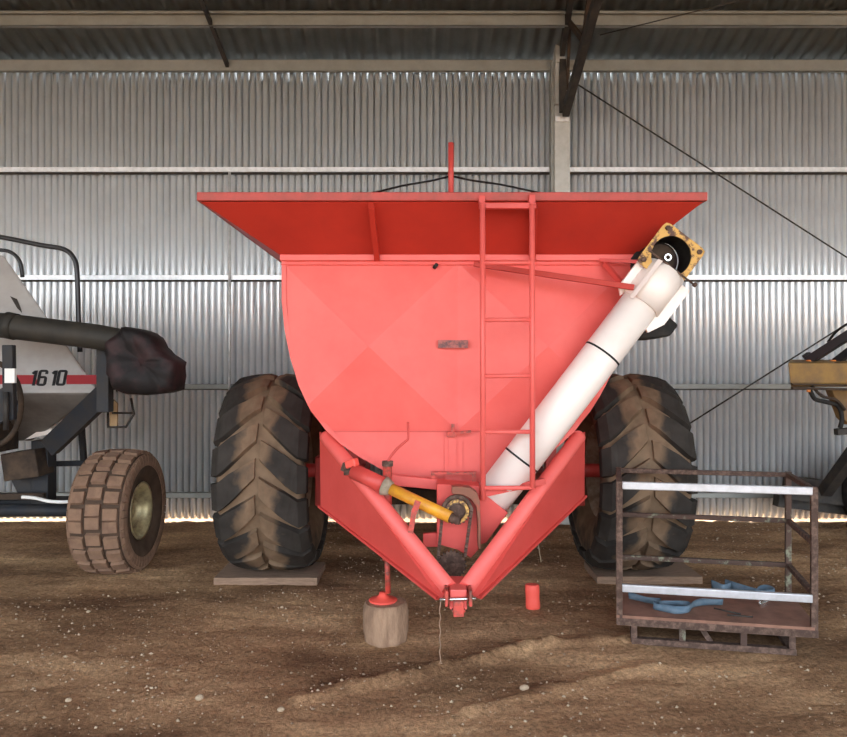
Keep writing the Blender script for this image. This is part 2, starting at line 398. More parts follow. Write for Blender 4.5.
# ------------------------------------------------------------------ grain cart
cart = thing('grain_cart', 'large faded red grain cart with V drawbar, ladder and white auger', 'grain cart', (.21, 5.0, 0))
BX = .22; YF = 4.6
HALF = [(1.137,2.366),(1.137,2.09),(1.118,1.90),(1.082,1.72),(1.025,1.54),(.945,1.375),(.855,1.255),(.76,1.165),(.63,1.075),(.47,.985),(.366,.925),(.18,.875),(0,.86)]
RHALF = [(1.137,2.366),(1.137,2.09),(1.112,1.90),(1.045,1.72),(.95,1.54),(.855,1.375),(.765,1.255),(.675,1.165),(.555,1.075),(.42,.985),(.33,.925),(.17,.875),(0,.86)]
outl = RHALF+[(-w, z) for w, z in HALF[-2::-1]]      # right top -> bottom -> left top
def clip(poly, cl):
    out = poly
    n = len(cl)
    for i in range(n):
        a, b = cl[i], cl[(i+1)%n]; inp = out; out = []
        ins = lambda p: (b[0]-a[0])*(p[1]-a[1])-(b[1]-a[1])*(p[0]-a[0]) <= 1e-9
        for k in range(len(inp)):
            p, q = inp[k-1], inp[k]; ip, iq = ins(p), ins(q)
            if ip != iq:
                d1 = (b[0]-a[0])*(p[1]-a[1])-(b[1]-a[1])*(p[0]-a[0]); d2 = (b[0]-a[0])*(q[1]-a[1])-(b[1]-a[1])*(q[0]-a[0]); t = d1/(d1-d2)
                out.append((p[0]+(q[0]-p[0])*t, p[1]+(q[1]-p[1])*t))
            if iq: out.append(q)
        if not out: return []
    return out
mb = MB(); ZT, ZB = 2.335, 1.245; zc = (ZT+ZB)/2; HB = .118
for (xa, xb) in ((-1.137, 0.0), (0.0, 1.137)):
    xc = (xa+xb)/2
    for tri, fn in ((((xa,ZT),(xb,ZT),(xc,zc)), lambda x, z: (ZT-z)/(ZT-zc)), (((xa,ZB),(xc,zc),(xb,ZB)), lambda x, z: (z-ZB)/(zc-ZB)),
                    (((xa,ZT),(xc,zc),(xa,ZB)), lambda x, z, xa=xa, xc=xc: (x-xa)/(xc-xa)), (((xb,ZT),(xb,ZB),(xc,zc)), lambda x, z, xb=xb, xc=xc: (x-xb)/(xc-xb))):
        pg = clip(list(tri), outl)
        if len(pg) > 2: mb.poly([(BX+x, YF-HB*fn(x, z), z) for x, z in pg])
for zz in ((2.366, ZT), (ZB, .80)):
    pg = clip([(-1.2,zz[0]),(1.2,zz[0]),(1.2,zz[1]),(-1.2,zz[1])], outl)
    mb.poly([(BX+x, YF, z) for x, z in pg])
bmesh.ops.remove_doubles(mb.b, verts=mb.b.verts, dist=.002)
mb.build('front_panel', 'red', cart)
# trough sheet running back, and rear panel
mb = MB(); YB = 6.95
a = mb.vs([(BX+w, YF, z) for w, z in outl]); b = mb.vs([(BX+w, YB, z) for w, z in outl])
for k in range(len(outl)-1):
    f = mb.face([a[k], a[k+1], b[k+1], b[k]]); f.smooth = True
mb.face(b); mb.build('trough', 'redplate', cart, solid=.004)
# folded edge round the front panel
mb = MB(); fl = []
for i, (w, z) in enumerate(outl):
    p = V((w, z)); q = V((w*.975, z+(.022 if z < 2 else 0))); fl.append((p, q))
for (p, q), (p2, q2) in zip(fl, fl[1:]):
    mb.poly([(BX+p.x,YF-.012,p.y),(BX+p2.x,YF-.012,p2.y),(BX+q2.x,YF-.012,q2.y),(BX+q.x,YF-.012,q.y)])
    mb.poly([(BX+p.x,YF-.012,p.y),(BX+p2.x,YF-.012,p2.y),(BX+p2.x,YF+.01,p2.y),(BX+p.x,YF+.01,p.y)])
bmesh.ops.remove_doubles(mb.b, verts=mb.b.verts, dist=.0005)
mb.build('edge_flange', 'red', cart)
mb = MB(); mb.box((BX-1.145, YF-.03, 2.345), (BX+1.145, YF+.02, 2.385)); mb.box((BX-1.14,YF-.02,2.318),(BX+1.14,YF,2.327)); mb.build('top_rail', 'red', cart, bevel=.004)
mb = MB(); mb.box((BX-.80, YF-.006, 1.238), (BX+.8, YF, 1.246)); mb.build('seam_strip', 'redplate', cart)
# flared extension
FB = [V((BX-1.137,YF-.01,2.38)), V((BX+1.137,YF-.01,2.38)), V((BX+1.137,YB,2.38)), V((BX-1.137,YB,2.38))]
YR = 4.27
ta, tb = P(202,203.5,YR), P(702,201,YR); zt_ = (ta.z+tb.z)/2
FT = [V((ta.x,YR,zt_)), V((tb.x,YR,zt_)), V((tb.x,7.32,zt_)), V((ta.x,7.32,zt_))]
mb = MB(); a = mb.vs(FB); b = mb.vs(FT)
for k in range(4): mb.face([a[k], a[(k+1)%4], b[(k+1)%4], b[k]])
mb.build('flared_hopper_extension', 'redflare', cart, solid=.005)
mb = MB()
for k in range(4):
    p, q = FT[k], FT[(k+1)%4]; d = (q-p).normalized()*(.025 if k % 2 == 0 else -.026)
    mb.beam(p-d+V((0,0,.03)), q+d+V((0,0,.03)), .05, .052)
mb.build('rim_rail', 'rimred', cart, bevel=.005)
def gusset(pxt, pxb):
    a = P(pxt, 205, YR-.02); f = (V((0,YF-.01,2.38))-V((0,YR,zt_)))
    b = P(pxb, 258, YF-.03); mb = MB(); mb.beam(a, b, .035, .06, (0,-1,0)); mb.build('flare_strut', 'redflare', cart, bevel=.003)
gusset(371, 377); gusset(534, 532)
# centre post and bow ropes on top
mb = MB(); pc = P(451, 195, 4.75); pt_ = P(451, 143, 4.75)
mb.tube([pc-V((0,0,.08)), pt_], .019, 14)
for i in range(6): pass
mb.build('bow_post', 'redplate', cart)
# rope loops tied from post to rim
for e in ((356, 195, .98), (550, 193, 1.0)):
    mb = MB(); a = P(451, 176, 4.77); b = P(e[0], e[1]+2, 4.9); mid = (a+b)/2+V((0,0,.015))
    mb.tube([a, a*.8+b*.2+V((0,0,-.003)), mid-V((0,0,.008)), b], .007, 8); mb.build('tie_rope', 'tarp', cart)
# ladder
lad = bpy.data.objects.new('ladder', None); C.objects.link(lad); lad.parent = cart; lad.location = V((.49,4.2,0))-V(cart.location)
YL = 4.19
for px, pb in ((482.5, 500), (532, 488)):
    mb = MB(); mb.tube([P(px, 204, YL), P(px+.5, pb, YL)], .0165, 12); mb.build('ladder_rail', 'red', lad)
for py in (263, 320, 376, 432, 488):
    mb = MB(); mb.tube([P(483, py, YL), P(532, py-.3, YL)], .013, 10); mb.build('rung', 'red', lad)
mb = MB(); mb.beam(P(479,206,YL+.02), P(536,206,YL+.02), .03, .035); mb.box(tuple(P(479,203,YR-.06)), tuple(P(485,196,YR-.04)+V((0,.03,0)))); mb.box(tuple(P(529,203,YR-.06)), tuple(P(535,195,YR-.04)+V((0,.03,0)))); mb.build('top_bracket', 'redplate', lad, bevel=.004)
mb = MB(); mb.beam(P(483,494,YL+.03), P(545,481,YL+.12), .02, .035, (0,0,1)); mb.build('lower_stay', 'redplate', lad)
# auger
YA = 4.36; ax0, ax1 = P(491, 500, YA), P(661, 277, YA); ad = (ax1-ax0).normalized(); an = V((ad.z, 0, -ad.x)); RA = .118
aug = bpy.data.objects.new('auger', None); C.objects.link(aug); aug.parent = cart; aug.location = ax0-V(cart.location)
MB().tube([ax0, ax1], RA, 40).build('auger_tube', 'white', aug)
for t in (.18, .655):
    p = ax0+ad*(ax1-ax0).length*t
    MB().hollow(p-ad*.006, p+ad*.006, RA+.003, RA-.01, 40).build('band', 'black', aug)
MB().tube([ax0-ad*.24, ax0+ad*.004], RA*1.03, 32).build('lower_boot', 'redplate', aug)
# collar with side plates at the hinge
hd = ax1-ad*.005
mb = MB(); mb.tube([hd-ad*.21, hd+ad*.05], RA+.012, 40); mb.build('collar', 'white', aug)
def aug_pt(al, ac, y): return hd+ad*al+an*ac+V((0, y, 0))
for s, pl_ in ((1, [(-.30,.10),(-.32,.14),(-.22,.19),(.04,.19),(.04,.10)]), (-1, [(-.24,-.13),(-.20,-.175),(.045,-.175),(.045,-.12)])):
    mb = MB(); mb.prism([aug_pt(al, ac, -.02) for al, ac in pl_], (0, .03, 0)); mb.build('side_plate', 'white', aug, bevel=.003)
mb = MB(); mb.prism([aug_pt(-.24,-.10,-.105), aug_pt(.045,-.10,-.105), aug_pt(.045,-.075,-.13), aug_pt(-.24,-.08,-.13)], (0,-.012,0)); mb.build('hinge_rib', 'white', aug)
mb = MB(); mb.tube([aug_pt(.052,-.17,-.12), aug_pt(.052,.155,-.12)], .006, 10); mb.tube([aug_pt(.052,.155,-.125), aug_pt(.052,.175,-.125)], .014, 6); mb.build('hinge_bar', 'rust', aug)
# flange plate: square with round hole, turned to face the room
fc = P(671, 256, 4.30); e1 = an*1.0; e2 = ad*1.0
mb = MB(); hs = .152; n = 48
def fp(u, v, y): return fc+e1*u+e2*v+V((0, y, 0))
rg = {}
for y in (-.006, .006):
    sq = []; ci = []
    for k in range(n):
        t = 2*PI*k/n; c_, s_ = math.cos(t), math.sin(t); q = 1/max(abs(c_), abs(s_)); q = min(q, 1.34)
        sq.append(mb.b.verts.new(fp(c_*q*hs, s_*q*hs, y))); ci.append(mb.b.verts.new(fp(c_*.122, s_*.122, y)))
    rg[y] = (sq, ci)
    for k in range(n): mb.face([sq[k], sq[(k+1)%n], ci[(k+1)%n], ci[k]])
for k in range(n):
    for j in (0, 1): mb.face([rg[-.006][j][k], rg[-.006][j][(k+1)%n], rg[.006][j][(k+1)%n], rg[.006][j][k]])
fo = mb.build('end_flange', 'yrust', aug)
for u, v in ((.12,.12),(-.12,.12),(.12,-.12),(-.12,-.12)):
    MB().tube([fp(u,v,-.006), fp(u,v,-.02)], .016, 6).build('bolt', 'rust', aug)
MB().hollow(fc+V((0,.006,0)), fc+V((0,.21,0)), .128, .121, 40).build('end_housing', 'black', aug)
MB().tube([fc+V((-.012,.20,0)), fc+V((-.012,.205,0))], .122, 40).build('end_disc', 'tarp', aug)
MB().tube([fc+V((-.03,.10,0)), fc+V((-.03,.20,0))], .088, 32).build('bearing_plate', 'brownframe', aug)
MB().hollow(fc+V((0,.05,0)), fc+V((0,.10,0)), .022, .014, 20).build('shaft_end', 'silver', aug)
# rubber spout flaps behind
mb = MB(); mb.prism([P(x,y,4.72) for x,y in ((624,262),(632,252),(652,250),(660,258),(650,285),(640,291),(630,284),(625,277))], (0,-.16,0)); mb.tube([P(628,262,4.6),P(622,253,4.6)],.015,8)
mb.build('rubber_spout', 'black', aug, bevel=.02)
mb = MB(); mb.prism([P(x,y,4.5) for x,y in ((655,318),(668,315),(679,325),(671,336),(655,339),(638,340),(630,341))], (0,.2,0)); mb.build('rubber_flap', 'black', aug, bevel=.015)
# brace from bin face to auger head
mb = MB(); mb.beam(P(474,264,4.5), P(634,287.5,4.27), .03, .034, (0,0,1)); mb.build('auger_brace', 'redflare', cart, bevel=.003)
mb = MB(); mb.beam(P(605,264,4.55), P(621,283,4.42), .03, .03); mb.beam(P(600,260,4.57), P(645,262,4.40), .02,.02); mb.build('brace_bracket', 'redplate', cart)
# drawbar
def side(s):
    if s < 0:
        T0, T1 = P(329,440,4.72), P(449,589,3.80); pl_ = [P(319,432,4.75), P(320,507,4.78), P(440,600,3.74), P(452,590,3.77)]; j = P(437,597,3.75)
    else:
        T0, T1 = P(576,440,4.72), P(466,589,3.80); pl_ = [P(586,432,4.75), P(585,497,4.78), P(478,599,3.74), P(463,590,3.77)]
    MB().tube([T0-(T1-T0)*.035, T0-(T1-T0)*.02, T1], .046, 24).build('drawbar_tube', 'red', cart)
    mb = MB(); n = (pl_[1]-pl_[0]).cross(pl_[2]-pl_[0]).normalized()*.012
    if n.y < 0: n = -n
    mb.prism([p+V((0,.02,0)) for p in pl_], n); mb.build('drawbar_plate', 'redplate', cart, bevel=.003)
    a, b = pl_[1], pl_[2]; mb = MB(); mb.beam(a+V((0,.04,0)), b+V((0,.03,0)), .05, .014); mb.build('plate_flange', 'redplate', cart)
    return T0, T1
side(-1); side(1)
hp = P(458, 596, 3.74)
mb = MB(); mb.box((hp.x-.045,3.70,hp.z-.06),(hp.x+.045,3.95,hp.z+.045)); mb.build('hitch_block', 'red', cart, bevel=.006)
mb = MB(); mb.box((hp.x-.028,3.66,hp.z-.085),(hp.x+.028,3.72,hp.z-.005)); mb.box((hp.x-.036,3.67,hp.z-.065),(hp.x+.036,3.74,hp.z-.05)); mb.build('hitch_tongue', 'redworn', cart, bevel=.006)
MB().tube([hp+V((-.10,-.06,.0)), hp+V((.09,-.06,.006))], .0095, 14).build('hitch_pin', 'silver', cart)
for s in (-1,1):
    mb = MB(); mb.box((hp.x+s*.062-.008,3.66,hp.z-.03),(hp.x+s*.062+.008,3.80,hp.z+.05)); mb.build('pin_lug', 'redworn', cart, bevel=.003)
# cross member and lower drive housing
mb = MB(); mb.beam(P(386,479,4.48), P(486,489,4.48), .05, .065); mb.build('cross_member', 'red', cart, bevel=.004)
mb = MB(); mb.prism([P(x,y,4.22) for x,y in ((437,484),(480,486),(480,515),(481,536),(478,550),(471,558),(458,550),(437,544))], (0,.16,0)); mb.build('chain_case', 'redplate', cart, bevel=.004)
mb = MB(); mb.prism([P(x,y,4.235) for x,y in ((478,498),(480,492),(492,500),(508,513),(500,524),(486,543),(478,545))], (0,.10,0)); mb.build('boot_plate', 'redplate', cart, bevel=.004)
mb = MB(); mb.prism([P(x,y,4.24) for x,y in ((423,534),(438,533),(438,547),(423,547))], (0,.04,0)); mb.build('mounting_lug', 'redplate', cart, bevel=.004)
mb = MB()
mb.prism([P(x,y,4.13) for x,y in ((452,487),(461,486.5),(470,488),(477,493),(480,501),(480.5,520),(481,549),(478.5,549),(478,522),(476.5,507),(471,499),(463,495),(452,494))], (0,.09,0))
mb.build('chain_guard', 'chainguard', cart, bevel=.004)
def sprocket(c, r, teeth, m, nm, hub=.02):
    mb = MB(); pts = []
    for k in range(teeth*2):
        t = 2*PI*(k+.5)/(teeth*2)
        for dt, rr in ((-.25, 0), (.25, 0)):
            tt = t+dt*2*PI/(teeth*2); q = r if k % 2 else r*.87; pts.append(c+V((math.cos(tt)*q, 0, math.sin(tt)*q)))
    mb.prism(pts, (0,.014,0)); mb.tube([c+V((0,-.015,0)), c+V((0,.03,0))], hub, 16); return mb.build(nm, m, cart)
s1 = P(457,511,4.16); s2 = P(452,565,4.14)
sprocket(s1, .082, 20, 'rust', 'upper_sprocket', .04); MB().hollow(s1-V((0,.012,0)), s1, .070, .052, 24).build('hub_ring', 'yrust', cart)
sprocket(s2, .086, 22, 'rust', 'lower_sprocket')
cl = []
for k in range(13):
    t = PI*k/12; cl.append(s1+V((math.cos(t)*.084, -.004, math.sin(t)*.088)))
lo = [s2+V((-.085,-.004,0))]; cl = [s2+V((.075,-.004,.05))]+cl+[s2+V((-.082,-.004,.03))]
mb = MB()
sm_ = smooth(cl, 3)
for p, q in zip(sm_, sm_[1:]):
    d = q-p
    if d.length > .025:
        k = int(d.length/.02)
        for i in range(k): mb.beam(p+d*i/k, p+d*(i+.85)/k, .018, .020, (0,1,0))
    else: mb.beam(p, q, .018, .020, (0,1,0))
mb.build('drive_chain', 'rust', cart)
# slide gate with guide plate
mb = MB(); mb.beam(P(453,424,4.56), P(453,437,4.56), .02,.02,(0,1,0)); mb.beam(P(447,434,4.54), P(471,431.5,4.54), .03,.014); mb.box(tuple(P(447,437,4.53)), tuple(P(457,432,4.53)+V((0,.04,0)))); mb.build('gate_latch', 'redworn', cart)
mb = MB(); a = P(448.5,466,4.585); b = P(456.5,437,4.585); mb.box((a.x,4.575,a.z),(b.x,4.59,b.z))
for yy in (448,459): mb.hollow(P(452.5,yy,4.577), P(452.5,yy,4.570), .011,.006,14)
mb.build('gate_strap', 'red', cart)
mb = MB(); a = P(444.5,483,4.59); b = P(462.5,434,4.59); mb.box((a.x,4.588,a.z),(b.x,4.596,b.z)); mb.build('gate_plate', 'red', cart)
mb = MB(); mb.beam(P(431,473,4.50), P(476,473,4.50), .03,.014)
for x in (433, 474): mb.beam(P(x,473,4.50), P(x,484,4.47), .025,.014,(0,1,0))
mb.build('bracket_rail', 'redworn', cart)
mb = MB(); mb.beam(P(438,344,4.55), P(468,344,4.55), .003,.05,(0,0,1)); mb.build('faded_plate', 'smudge', cart)
mb = MB(); mb.tube([P(434,268,4.58), P(437,264,4.56)], .012, 8); mb.build('vent_hook', 'darksteel', cart)
# drive shaft stowed across the drawbar
a, b = P(347,468,4.34), P(454,519,4.07); d = b-a; L_ = d.length
sh = bpy.data.objects.new('drive_shaft', None); C.objects.link(sh); sh.parent = cart; sh.location = a-V(cart.location)
MB().tube([a+d*.06, a+d*.40], .048, 24).build('red_guard_tube', 'redplate', sh)
MB().tube([a+d*.40, a+d*.97], .035, 24).build('yellow_guard_tube', 'yellow', sh)
o = MB().tube([a+d*.365, a+d*.43], .060, 14, r1=.040).build('guard_collar', 'cream', sh)
mb = MB(); mb.beam(a-d*.04, a+d*.06, .035,.05); mb.tube([P(344,472,4.3),P(352,472,4.3)],.02,10); mb.build('yoke', 'rust', sh)
mb = MB(); mb.beam(a+V((0,0,.02)), P(357,462,4.30), .045,.05); mb.build('yoke_joint', 'can', sh, bevel=.008)
mb = MB(); mb.tube([a+d*.97, a+d*1.05], .03, 12, r1=.02); mb.build('shaft_end', 'rust', sh)
mb = MB(); mb.beam(P(418,501,4.05), P(414,513,4.05), .035,.012,(0,1,0)); mb.beam(P(414,512,4.05), P(410,536,4.05), .03,.010,(0,1,0)); mb.build('shaft_hanger', 'redworn', cart)
# jack
yj = 4.33; jk = bpy.data.objects.new('jack', None); C.objects.link(jk); jk.parent = cart; jk.location = P(388,598,yj)-V(cart.location)
MB().tube([P(387,560,yj), P(387.5,466,yj)], .028, 16).build('jack_tube', 'redworn', jk)
MB().tube([P(388,593,yj), P(387,555,yj)], .017, 12).build('jack_screw', 'redworn', jk)
MB().hollow(P(387.5,466,yj), P(387.5,461,yj), .034, .012, 16).build('jack_cap', 'rust', jk)
MB().tube(smooth([P(388,462,yj), P(391,456,yj), P(398,448,yj), P(406,441,yj), P(408,438,yj), P(408,422,yj)], 3), .0075, 8).build('crank_handle', 'redplate', jk)
jf = P(383,597,yj)
mb = MB(); mb.lathe([(.0,.001),(.0,.082),(.008,.088),(.014,.08),(.020,.045),(.04,.026),(.055,.022),(.055,.001)], 28, 'Z', c=(P(383,0,yj).x, yj, H-(601-CY0)*yj/F)); mb.build('jack_foot', 'can', jk)
# wheels
lug_set = big_lugs()
for cx in (-1.165, 1.60):
    w = bpy.data.objects.new('wheel', None); C.objects.link(w); w.parent = cart; w.location = V((cx,5.7,.834))-V(cart.location)
    wheel(w, (cx,5.7,.834), BIGP, lug_set, None, ['tyre_base','tyre_lug'], RIMP, 'cream')
# axle with drop centre
mb = MB(); mb.box((-.74,5.63,.57),(1.16,5.77,.69)); mb.build('axle_beam', 'brownframe', cart, bevel=.01)  # red beam coloured dark brown to paint in the shade under the cart
for s, x in ((-1,-.80),(1,1.22)):
    mb = MB(); mb.box((x-.06,5.62,.56),(x+.06,5.78,.95)); mb.tube([(x,5.7,.832),(x+s*.30,5.7,.832)],.055,16); mb.build('stub_axle', 'redplate', cart, bevel=.01)
for x in (-.55, .99):
    mb = MB(); mb.box((x-.04,4.85,.70),(x+.04,6.8,.80)); mb.box((x-.04,5.5,.80),(x+.04,5.58,1.2)); mb.box((x-.04,6.3,.80),(x+.04,6.38,1.2)); mb.build('chassis_rail', 'redplate', cart)

# ------------------------------------------------------------------ planks, log, can, string
for (a, b, lab) in (((-1.60,5.41),(-.81,5.86),'flat timber plank under the left big tyre of the red cart'), ((1.33,5.44),(2.14,5.88),'flat timber plank under the right big tyre behind the steel cage')):
    mb = MB(); mb.box((a[0],a[1],-.005),(b[0],b[1],.055)); tag(mb.build('timber_plank', 'timber', bevel=.004, origin=V(((a[0]+b[0])/2,(a[1]+b[1])/2,0))), lab, 'plank')
lc = V((P(385.5,0,4.33).x, 4.33, 0)); mb = MB(); n = 40; rows = []; ztop = H-(601-CY0)*yj/F-.002
for j in range(9):
    z = -.01+(ztop+.01)*j/8; rr = .130+(.006 if 1 < j < 7 else 0)-(.008 if j == 8 else 0)
    ring = []
    for k in range(n):
        t = 2*PI*k/n; q = rr*(1+.07*noise.noise(V((math.cos(t)*2.2, math.sin(t)*2.2, z*1.2)))+.035*noise.noise(V((math.cos(t)*9, math.sin(t)*9, z*3))))
        ring.append(mb.b.verts.new(lc+V((math.cos(t)*q, math.sin(t)*q, z+(.0 if j < 8 else 0)))))
    rows.append(ring)
for a, b in zip(rows, rows[1:]):
    for k in range(n): f = mb.face([a[k],a[(k+1)%n],b[(k+1)%n],b[k]]); f.smooth = True
mb.face(rows[-1]); mb.face(rows[0][::-1])
tag(mb.build('log', 'log', origin=lc), 'short upright weathered log under the foot of the cart jack', 'log')
cc = P(533,608.5,4.86); mb = MB(); rows = []
for z, k in ((0,.93),(.008,1),(.05,1),(.06,.96),(.10,.97),(.11,1),(.155,1),(.166,.9)):
    rows.append(mb.vs([cc+V((.050*k*math.cos(t)*(1 if abs(math.cos(t))<.9 else 1), .034*k*math.sin(t), z)) + V((z*-.04,0,0)) for t in [2*PI*i/24 for i in range(24)]]))
for a, b in zip(rows, rows[1:]):
    for k in range(24): f = mb.face([a[k],a[(k+1)%24],b[(k+1)%24],b[k]]); f.smooth = True
mb.face(rows[-1]); mb.face(rows[0][::-1]); tag(mb.build('plastic_canister', 'can', origin=cc), 'small red plastic canister standing on the dirt right of the hitch', 'canister')
mb = MB(); a = hp+V((-.096,-.062,0)); pts = [a+V((.003*math.sin(i*1.7), .003*math.cos(i*1.3), -.0195*i)) for i in range(17)]
mb.tube(smooth(pts, 3), .0032, 6)
for i in range(3): mb.tube([pts[-1], pts[-1]+V((.008*(i-1),.002,-.02))], .0015, 5)
tag(mb.build('string', 'timber', origin=a), 'thin frayed string hanging straight down from the hitch pin', 'string')
mb = MB(); mb.tube([P(538,543,4.5), P(541,562,4.45)], .003, 6); mb.build('tie_wire', 'cream', cart)

# ------------------------------------------------------------------ steel cage (stillage)
FLc, FRc = V((1.173,4.25,0)), V((2.225,4.045,0)); ex = (FRc-FLc).normalized(); ey = V((-ex.y, ex.x, 0)); ey = V((.258,.966,0)).normalized(); WC = (FRc-FLc).length; DC = .62
cage = thing('stillage_cage', 'rusty steel frame cage with galvanised rails standing right of the red cart', 'steel cage', FLc+ex*WC/2+ey*DC/2)
def cp(u, v, z): return FLc+ex*u+ey*v+V((0,0,z))
for u, v, m in ((0,0,'rust'),(WC,0,'rust'),(0,DC,'rust'),(WC,DC,'rustpaint')):
    mb = MB(); mb.beam(cp(u,v,.14), cp(u,v,.975), .036,.036,tuple(ey)); mb.build('corner_post', m, cage, bevel=.003)
for z in (.955,.655,.365):
    MB().beam(cp(0,DC,z), cp(WC,DC,z), .03,.03).build('back_rail', 'rustpaint' if z < .9 else 'rust', cage, bevel=.003)
    for u in (0, WC): MB().beam(cp(u,0,z), cp(u,DC,z), .03,.03).build('side_rail', 'rust', cage, bevel=.003)
for z in (.955,.345):
    MB().beam(cp(.015,-.02,z), cp(WC-.015,-.02,z), .03,.045).build('front_rail', 'rail', cage, bevel=.005)
mb = MB(); mb.prism([cp(-.018,-.018,.16), cp(WC+.018,-.018,.16), cp(WC+.018,DC+.018,.16), cp(-.018,DC+.018,.16)], (0,0,.02)); mb.build('deck_plate', 'deck', cage)
mb = MB()
for v in (-.005, DC): mb.beam(cp(-.018,v,.142), cp(WC+.018,v,.142), .03,.042)
for u in (0, WC): mb.beam(cp(u,0,.142), cp(u,DC,.142), .03,.042)
mb.build('deck_edge', 'rust', cage)
for v in (.03, DC-.10):
    mb = MB(); mb.beam(cp(.07,v,.02), cp(WC-.09,v,.02), .04,.035); mb.build('skid_rail', 'rust', cage)
    for u, m in ((.085,'rust'),(.36,'rustpaint'),(.70,'rustpaint'),(WC-.11,'rust')):
        MB().beam(cp(u,v,.02), cp(u,v,.12), .035,.03,tuple(ey)).build('skid_leg', m, cage)
MB().beam(cp(.53,.05,.02), cp(.46,.10,.12), .03,.01,tuple(ey)).build('skid_stay', 'rust', cage)
for u in (.085, WC-.11):
    MB().beam(cp(u,.03,.02), cp(u,DC-.1,.02), .04,.03).build('skid_crossbar', 'rust', cage)
def strap(pts, name_label, w=.045):
    mb = MB(); pts = smooth([V(p) for p in pts], 6); a = []; b = []
    for i, p in enumerate(pts):
        a.append(p+V((0,0,.0))); b.append(p+V((.004*math.sin(i*.7), .012*math.cos(i*.5), w)))
    va, vb = mb.vs(a), mb.vs(b)
    for k in range(len(pts)-1): f = mb.face([va[k],va[k+1],vb[k+1],vb[k]]); f.smooth = True
    return tag(mb.build('strap', 'blue', solid=.003, origin=pts[0]), name_label, 'strap')
z = .183
strap([cp(.06,.30,z),cp(.16,.24,z),cp(.25,.20,z),cp(.20,.13,z),cp(.28,.08,z),cp(.37,.09,z),cp(.42,.15,z),cp(.36,.20,z),cp(.27,.17,z),cp(.24,.11,z),cp(.32,.06,z),cp(.40,.10,z),cp(.44,.20,z),cp(.52,.26,z),cp(.62,.28,z)], 'blue webbing strap looped on the left of the rusty cage deck', .04)
s2_ = strap([cp(.60,.62,z),cp(.66,.55,z),cp(.72,.60,z),cp(.69,.67,z),cp(.76,.58,z),cp(.84,.50,z),cp(.92,.46,z),cp(.97,.52,z),cp(.93,.58,z),cp(.86,.50,z),cp(.80,.42,z)], 'blue webbing strap bunched at the back right of the cage deck', .055)
bk = MB(); p = cp(.84,.30,.19); bk.beam(p, p+V((.05,.02,.01)), .025,.02); bk.tube([p+V((-.01,0,.015)),p+V((.03,.04,.02))],.007,8); o = bk.build('ratchet_buckle', 'silver', s2_)
for (u0,v0,u1,v1,lab) in ((.56,.20,.70,.12,'upper short steel rod lying on the rusty cage deck'),(.62,.09,.76,.085,'short steel rod nearest the front rail on the cage deck')):
    tag(MB().tube([cp(u0,v0,.186), cp(u1,v1,.186)], .005, 8).build('steel_rod', 'darksteel', origin=cp(u0,v0,.186)), lab, 'rod')

# ------------------------------------------------------------------ air seeder cart, left
asc = thing('air_seeder_cart', 'grey air seeder tank cart with red 1610 stripe at the left wall', 'air seeder', (-3.3, 5.9, 0))
Yf = 5.45; BR = P(100,393,Yf); TR = P(4,255,5.95)
XL = -5.2; TLx = -4.3
O0 = BR.copy(); U = V((0, TR.y-BR.y, TR.z-BR.z)).normalized(); NN = V((0,-U.z,U.y)).normalized()
mb = MB()
b0 = [V((XL,Yf,BR.z)), BR, V((BR.x-.42,6.3,BR.z)), V((XL,6.3,BR.z))]
t0 = [V((TLx,5.95,TR.z)), TR, V((TR.x-.25,6.25,TR.z)), V((TLx,6.25,TR.z))]
l0p = P(32,441,5.95); l0 = [V((-4.0,5.95,l0p.z)), l0p, V((l0p.x-.12,6.2,l0p.z)), V((-4.0,6.2,l0p.z))]
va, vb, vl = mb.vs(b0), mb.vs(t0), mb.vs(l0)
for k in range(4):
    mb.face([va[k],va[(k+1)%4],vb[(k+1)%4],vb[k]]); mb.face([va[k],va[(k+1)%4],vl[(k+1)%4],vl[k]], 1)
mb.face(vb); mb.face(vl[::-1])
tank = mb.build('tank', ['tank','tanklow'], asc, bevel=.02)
def onp(px, py, off=.004):
    d = P(px, py, 1)-V((0,0,H)); o_ = V((0,0,H)); t = (O0+NN*off-o_).dot(NN)/d.dot(NN); return o_+d*t
for (xa, xb, nm) in ((-60,33,1),(66.5,97,2)):
    mb = MB(); pa = [onp(xa,375), onp(xb+(2 if nm==1 else -1),375), onp(xb+(5 if nm==1 else 1.5),384), onp(xa,384)]
    mb.prism(pa, -NN*.003); mb.build('stripe', 'stripe', tank)
# numerals 1610
A_, B_, D_ = onp(32.5,385.5,.006), onp(66.5,385.5,.006), onp(32.5,370,.006)
def arc(cx, cy, rx, ry, a0, a1, n=8): return [(cx+rx*math.cos(math.radians(a0+(a1-a0)*k/n)), cy+ry*math.sin(math.radians(a0+(a1-a0)*k/n))) for k in range(n+1)]
def ring(w): return arc(w-.035,.85,.035,.09,0,90)+arc(.04,.85,.04,.09,90,180)+arc(.04,.15,.04,.09,180,270)+arc(w-.035,.15,.035,.09,270,360)
G = {'1': [[(.02,.76),(.09,.90),(.12,.97),(.12,.0)]],
     '6': [[(.20,.74),(.20,.84)]+arc(.15,.86,.05,.09,0,90)+arc(.05,.86,.05,.09,90,180)+[(0,.7),(0,.2)]+arc(.05,.14,.05,.09,180,270)+arc(.15,.14,.05,.09,270,360)+[(.20,.40)]+arc(.15,.45,.05,.09,0,90)+[(.02,.54)]],
     '0': [ring(.20)+[ring(.20)[0]]]}
mb = MB(); off = 0
